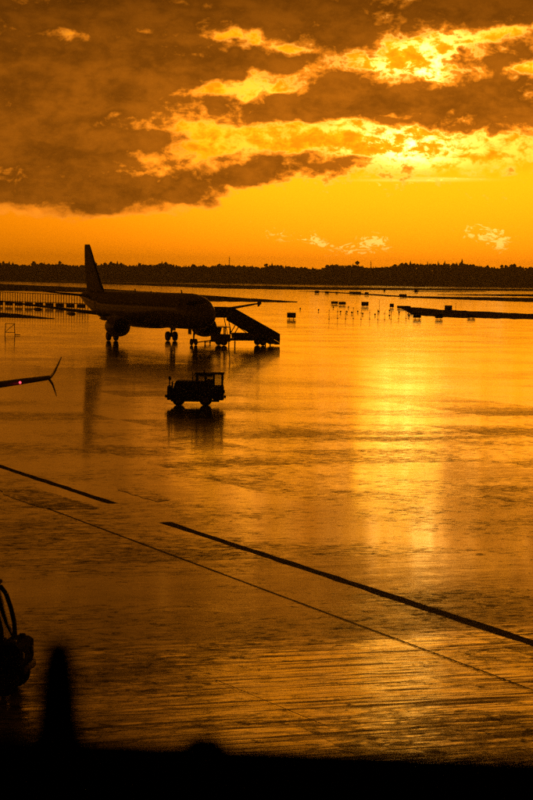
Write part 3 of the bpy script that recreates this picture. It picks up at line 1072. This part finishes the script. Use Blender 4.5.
# ------------------------------------------------------------------ baggage tractor cut by the left edge, bottom
def tractor():
    c = gp(27, 692)
    root = empty('baggage_tractor', c, R(-6))      # front bumper at local x = 0, body runs to -x
    tag(root, 'black baggage tractor cut off by the left edge in the near foreground', 'tractor')
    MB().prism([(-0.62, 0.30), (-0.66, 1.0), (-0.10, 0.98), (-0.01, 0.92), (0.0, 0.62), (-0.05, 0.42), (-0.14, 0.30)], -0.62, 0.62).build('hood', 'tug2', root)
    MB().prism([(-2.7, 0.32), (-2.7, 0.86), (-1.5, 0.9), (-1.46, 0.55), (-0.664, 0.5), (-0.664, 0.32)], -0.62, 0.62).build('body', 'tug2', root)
    MB().rbox(-1.75, -1.2, -0.5, 0.5, 0.62, 0.9, 0.05).build('seat', 'black', root)
    MB().rbox(-1.85, -1.7, -0.5, 0.5, 0.92, 1.4, 0.05).build('backrest', 'black', root)
    fr = empty('cab_frame')
    fr.parent = root
    for s in (1, -1):
        y = s * 0.56
        pts = [(-0.36, 1.0), (-0.38, 1.25), (-0.44, 1.5), (-0.54, 1.78), (-0.66, 1.93), (-0.85, 1.98)]
        mb = MB()
        for (x0, z0), (x1, z1) in zip(pts, pts[1:]):
            mb.tube((x0, y, z0), (x1, y, z1), 0.045)
        mb.build('pillar', 'black', fr)
        MB().tube((-1.95, y, 0.86), (-1.85, y, 1.96), 0.04).build('pillar', 'black', fr)
    MB().rbox(-1.95, -0.62, -0.62, 0.62, 1.98, 2.05, 0.02).build('roof', 'tug2', fr)
    MB().prism([(-0.38, 1.004), (-0.39, 1.004), (-0.66, 1.9), (-0.65, 1.9)], -0.5, 0.5).build('windscreen', 'glass', fr)
    MB().tube((-0.9, 0, 1.0), (-0.7, 0, 0.9), 0.03).lathe([(-0.02, 0.17), (0.02, 0.17)], 'x', (-0.92, 0, 1.02), 16).build('steering_wheel', 'black', root)
    for x in (-0.34, -2.2):
        for s in (1, -1):
            wheel(root, (x, s * 0.52, 0.29), 0.29, 0.2, rim='black')
    for s in (1, -1):
        MB().lathe([(0, 0.07), (0.03, 0.075), (0.05, 0.05)], 'x', (-0.02, s * 0.42, 0.75), 12).build('headlight', 'metal', root)
        MB().rbox(-0.24, -0.12, s * 0.42 - 0.06, s * 0.42 + 0.06, 0.99, 1.05, 0.015).build('indicator', 'metal', root)
    MB().rbox(-0.02, 0.06, -0.55, 0.55, 0.40, 0.55, 0.03).build('bumper', 'black', root)
    MB().box(-2.9, -2.7, -0.1, 0.1, 0.38, 0.52).build('tow_hitch', 'black', root)


tractor()


# ------------------------------------------------------------------ blast fence behind the airliner's tail
def blast_fence():
    a, b = gp(-60, 304.0), gp(88, 309.5)
    d = b - a
    L = d.length
    root = empty('blast_fence', a, math.atan2(d.y, d.x))
    tag(root, 'long post and rail barrier with dark lower panels behind the airliner tail', 'barrier')
    H = 3.6
    n = int(L / 1.15)
    for i in range(n + 1):
        x = L * i / n
        MB().box(x - 0.06, x + 0.06, -0.06, 0.06, 0, H * (1.0 - 0.15 * i / n)).build('post', 'fence', root)
    MB().prism([(0, H - 0.01), (0, H + 0.14), (L, H * 0.85 + 0.14), (L, H * 0.85 - 0.01)], -0.1, 0.1).build('rail', 'fence', root)
    MB().box(0, L, -0.1, 0.1, 1.18, 1.34).build('rail', 'fence', root)
    for i in range(n):
        x0, x1 = L * i / n + 0.08, L * (i + 1) / n - 0.08
        if i % 4 != 3:
            MB().box(x0, x1, -0.05, 0.05, 0.25, 1.15).build('panel', 'panel', root)


blast_fence()


def trestle():
    c = gp(10, 335.5)
    root = empty('steel_trestle', c, R(8))
    tag(root, 'small open steel frame stand on the apron at the left edge under the wing', 'stand')
    for x in (-0.6, 0.6):
        for y in (-0.35, 0.35):
            MB().tube((x * 1.05, y, 0), (x * 0.9, y * 0.8, 1.5), 0.04).build('leg', 'pole', root)
    MB().box(-0.62, 0.62, -0.34, 0.34, 1.5, 1.56).build('top', 'pole', root)
    for y in (-0.33, 0.33):
        MB().tube((-0.6, y, 0.4), (0.6, y, 0.4), 0.03).build('stretcher', 'pole', root)
        MB().tube((-0.6, y, 0.45), (0.56, y, 1.45), 0.025).build('brace', 'pole', root)
    MB().tube((0.62, 0, 0.12), (1.3, 0, 0.1), 0.05).build('tow_arm', 'pole', root)


trestle()


# ------------------------------------------------------------------ airfield signs, light stakes, marker poles
def sign(x0, x1, y0, y1, label, group):
    """box sign on legs; its lower edge in the photo is where it stands"""
    g = gp((x0 + x1) / 2, y1)
    s = F / g.y
    wd, h = (x1 - x0) / s, (y1 - y0) / s
    root = empty('guidance_sign', g, rnd.uniform(-0.12, 0.12))
    tag(root, label, 'sign', group)
    lg = min(0.28, h * 0.22)
    MB().rbox(-wd / 2, wd / 2, -0.14, 0.14, lg, h, 0.03).build('panel', 'sign', root)
    MB().box(-wd / 2 + 0.06, wd / 2 - 0.06, -0.152, -0.142, lg + 0.08, h - 0.08).build('face', 'panel', root)
    nl = 2 if wd < 2.2 else 3
    for i in range(nl):
        x = -wd / 2 + wd * (i + 0.5) / nl
        MB().box(x - 0.06, x + 0.06, -0.06, 0.06, 0.05, lg + 0.02).build('leg', 'pole', root)
    MB().box(-wd / 2, wd / 2, -0.3, 0.3, 0.0, 0.06).build('base', 'sign', root)


NEAR = 'signs on the middle of the airfield'
FAR = 'signs on the far verge'
for a in [
    (287, 295.7, 312.6, 319.3, 'dark box sign standing alone to the right of the boarding stairs', NEAR),
    (331, 338, 301.3, 304.6, 'low flat sign, left one of the close pair beyond the marker poles', NEAR),
    (338.6, 345.7, 301.7, 305.6, 'wider sign, right one of the close pair beyond the marker poles', NEAR),
    (361.3, 368.5, 301.8, 307, 'large square sign standing above the middle of the marker poles', NEAR),
    (389.6, 393.7, 303.6, 308.4, 'narrow upright sign just left of the grass verge tip', NEAR),
    (397, 410.5, 305.8, 309.2, 'long low sign lying along the tip of the right grass verge', NEAR),
    (407, 412.6, 308.6, 313.4, 'blocky sign overlapping the end of the long low sign', NEAR),
    (413, 421, 312.8, 319.3, 'dark box sign before the left end of the right grass verge', NEAR),
    (435, 442.5, 313.6, 319.6, 'dark box sign on the front edge of the right grass verge', NEAR),
    (444.5, 452, 305.4, 311.5, 'tallest square sign rising behind the right grass verge', NEAR),
    (426, 433, 308.8, 311.5, 'low flat sign behind the right grass verge, left of the tallest sign', NEAR),
    (467, 475, 314.5, 318.6, 'low sign within the right grass verge, farthest right of the nearer signs', NEAR),
    (314.6, 319.2, 290.6, 293.8, 'far small sign, first from left on the distant verge', FAR),
    (324.8, 328.8, 291.3, 294.2, 'far small sign, second from left on the distant verge', FAR),
    (335.6, 338.0, 291.8, 294.2, 'far tiny sign, third from left on the distant verge', FAR),
    (349, 361, 291.6, 294.4, 'far long low sign, widest on the distant verge', FAR),
    (364.6, 368.7, 292.2, 295.7, 'far blocky sign right of the widest sign on the distant verge', FAR),
    (383.4, 385.2, 289.0, 292.2, 'far tiny narrow sign between the blocky far sign and the verge tip', FAR),
    (399, 406.5, 294.2, 297.6, 'far flat sign above the tip of the right grass verge', FAR),
    (414.4, 417.8, 289.6, 293, 'farthest right of the small far signs, near the low shed', FAR),
]:
    sign(*a)

xs = [329, 337.5, 345.5, 353.2, 361, 369.5, 377.8, 384.5, 391, 398.5, 406]
for i, x in enumerate(xs):
    yb = 319.0 + rnd.uniform(-0.8, 0.6)
    g = gp(x, yb)
    s = F / g.y
    h = (9.6 + rnd.uniform(-1.4, 1.6)) / s
    e = empty('marker_pole', g, rnd.uniform(0, 3))
    tag(e, 'thin marker pole, %s from left in the row of poles beyond the apron' % ORD[i], 'pole', 'row of marker poles')
    MB().tube((0, 0, 0.04), (0, 0, h), 0.045, 0.035, 8).build('pole', 'pole', e)
    MB().lathe([(0, 0.16), (0.05, 0.15), (0.09, 0.06)], 'z', (0, 0, 0), 10).build('base', 'pole', e)
    MB().lathe([(0, 0.05), (0.05, 0.1), (0.16, 0.09), (0.2, 0.03)], 'z', (0, 0, h * 0.62 if i % 3 else h), 10).build('lamp_head', 'black', e)

lights = [(333.3, 308.6), (348.4, 308.4), (340.5, 313.2), (346.8, 313.3), (351.8, 314.2), (357.7, 313.0), (362.6, 315.3), (375.0, 316.2), (378.2, 313.0),
          (389.4, 312.2), (389.4, 317.2), (399.1, 313.8), (408.8, 317.6), (318.5, 311.5), (300.2, 310)]
for i, (x, y) in enumerate(sorted(lights)):
    g = gp(x, y)
    e = empty('edge_light', g)
    tag(e, 'tiny dark ground light, %s from left among the scattered lights by the poles' % ORD[i], 'light', 'scattered ground lights')
    MB().tube((0, 0, 0), (0, 0, 0.22), 0.06, 0.05, 8).build('stake', 'pole', e)
    MB().rbox(-0.17, 0.17, -0.14, 0.14, 0.2, 0.5, 0.03).build('housing', 'black', e)
    MB().lathe([(0, 0.11), (0.06, 0.1), (0.1, 0.04)], 'z', (0, 0, 0.5), 10).build('lens', 'dullred', e)
# two tall thin poles by the verge
for (x, yt, yb, lab) in ((379.2, 300, 312, 'tallest thin pole, standing above the row of marker poles'),
                         (455.5, 303.2, 312, 'thin pole beside the tallest sign on the right grass verge')):
    g = gp(x, yb)
    h = (yb - yt) * g.y / F
    e = empty('wind_pole', g)
    tag(e, lab, 'pole')
    MB().tube((0, 0, 0), (0, 0, h), 0.05, 0.03, 8).build('pole', 'pole', e)
    MB().tube((-0.3, 0, h), (0.3, 0, h), 0.03, 0.03, 6).build('crossbar', 'pole', e)
    MB().box(-0.16, 0.16, -0.16, 0.16, 0, 0.1).build('base', 'pole', e)


# ------------------------------------------------------------------ the terminal window the camera looks out of
def window_ledge():
    WY = 1.25
    zc = at(266, 761, WY).z
    yaw = R(-8)
    root = empty('window_ledge', (0, WY, 0), yaw)
    tag(root, 'black out of focus window ledge along the bottom of the picture', 'window ledge')
    MB().rbox(-4, 4, -0.10, 0.05, zc - 0.09, zc, 0.008).build('sill', 'sill', root)
    MB().box(-4, 4, -0.05, 0.25, 0, zc - 0.092).build('wall', 'wall', root)
    MB().box(-4, 4, -0.098, -0.052, zc - 0.7, zc - 0.094).build('apron_board', 'sill', root)
    # small stay peg standing on it
    p = at(53, 748, WY)
    hd = empty('window_peg', (p.x, p.y + 0.03, zc))
    tag(hd, 'blurred black peg standing on the window ledge at lower left', 'window peg')
    k = 1.2 / F
    MB().lathe([(0, 0.0165), (0.004, 0.0160), (0.012, 0.0140), (0.03, 0.0124), (0.046, 0.0108), (0.055, 0.0088), (0.060, 0.006), (0.062, 0.001)], 'z', (0, 0, 0), 20).build('shaft', 'sill', hd)
    MB().lathe([(0, 0.017), (0.003, 0.016)], 'z', (0, 0, 0.0005), 20).build('flange', 'sill', hd)
    p = at(203, 751, WY)
    sc = empty('window_screw', (p.x, p.y + 0.03, zc))
    tag(sc, 'tiny blurred screw head on the window ledge, right of the peg', 'screw')
    MB().lathe([(0, 0.014), (0.004, 0.013), (0.008, 0.009), (0.0095, 0.002)], 'z', (0, 0, 0), 14).build('head', 'sill', sc)
    MB().lathe([(0, 0.016), (0.001, 0.016)], 'z', (0, 0, 0.0002), 14).build('washer', 'sill', sc)


window_ledge()


# ------------------------------------------------------------------ damp evening air
def haze():
    o = MB().box(-3560, 3560, -160, 3700, -1.0, 38).build('haze', M['sill'])
    m = bpy.data.materials.new('damp_air')
    m.use_nodes = True
    t = m.node_tree
    t.nodes.clear()
    v = t.nodes.new('ShaderNodeVolumePrincipled')
    v.inputs['Color'].default_value = (0.9, 0.9, 0.9, 1)
    v.inputs['Density'].default_value = 0.0002
    v.inputs['Anisotropy'].default_value = 0.7
    ou = t.nodes.new('ShaderNodeOutputMaterial')
    t.links.new(v.outputs[0], ou.inputs['Volume'])
    o.data.materials.clear()
    o.data.materials.append(m)
    tag(o, 'thin damp evening air over the whole airfield', 'haze', kind='stuff')


haze()
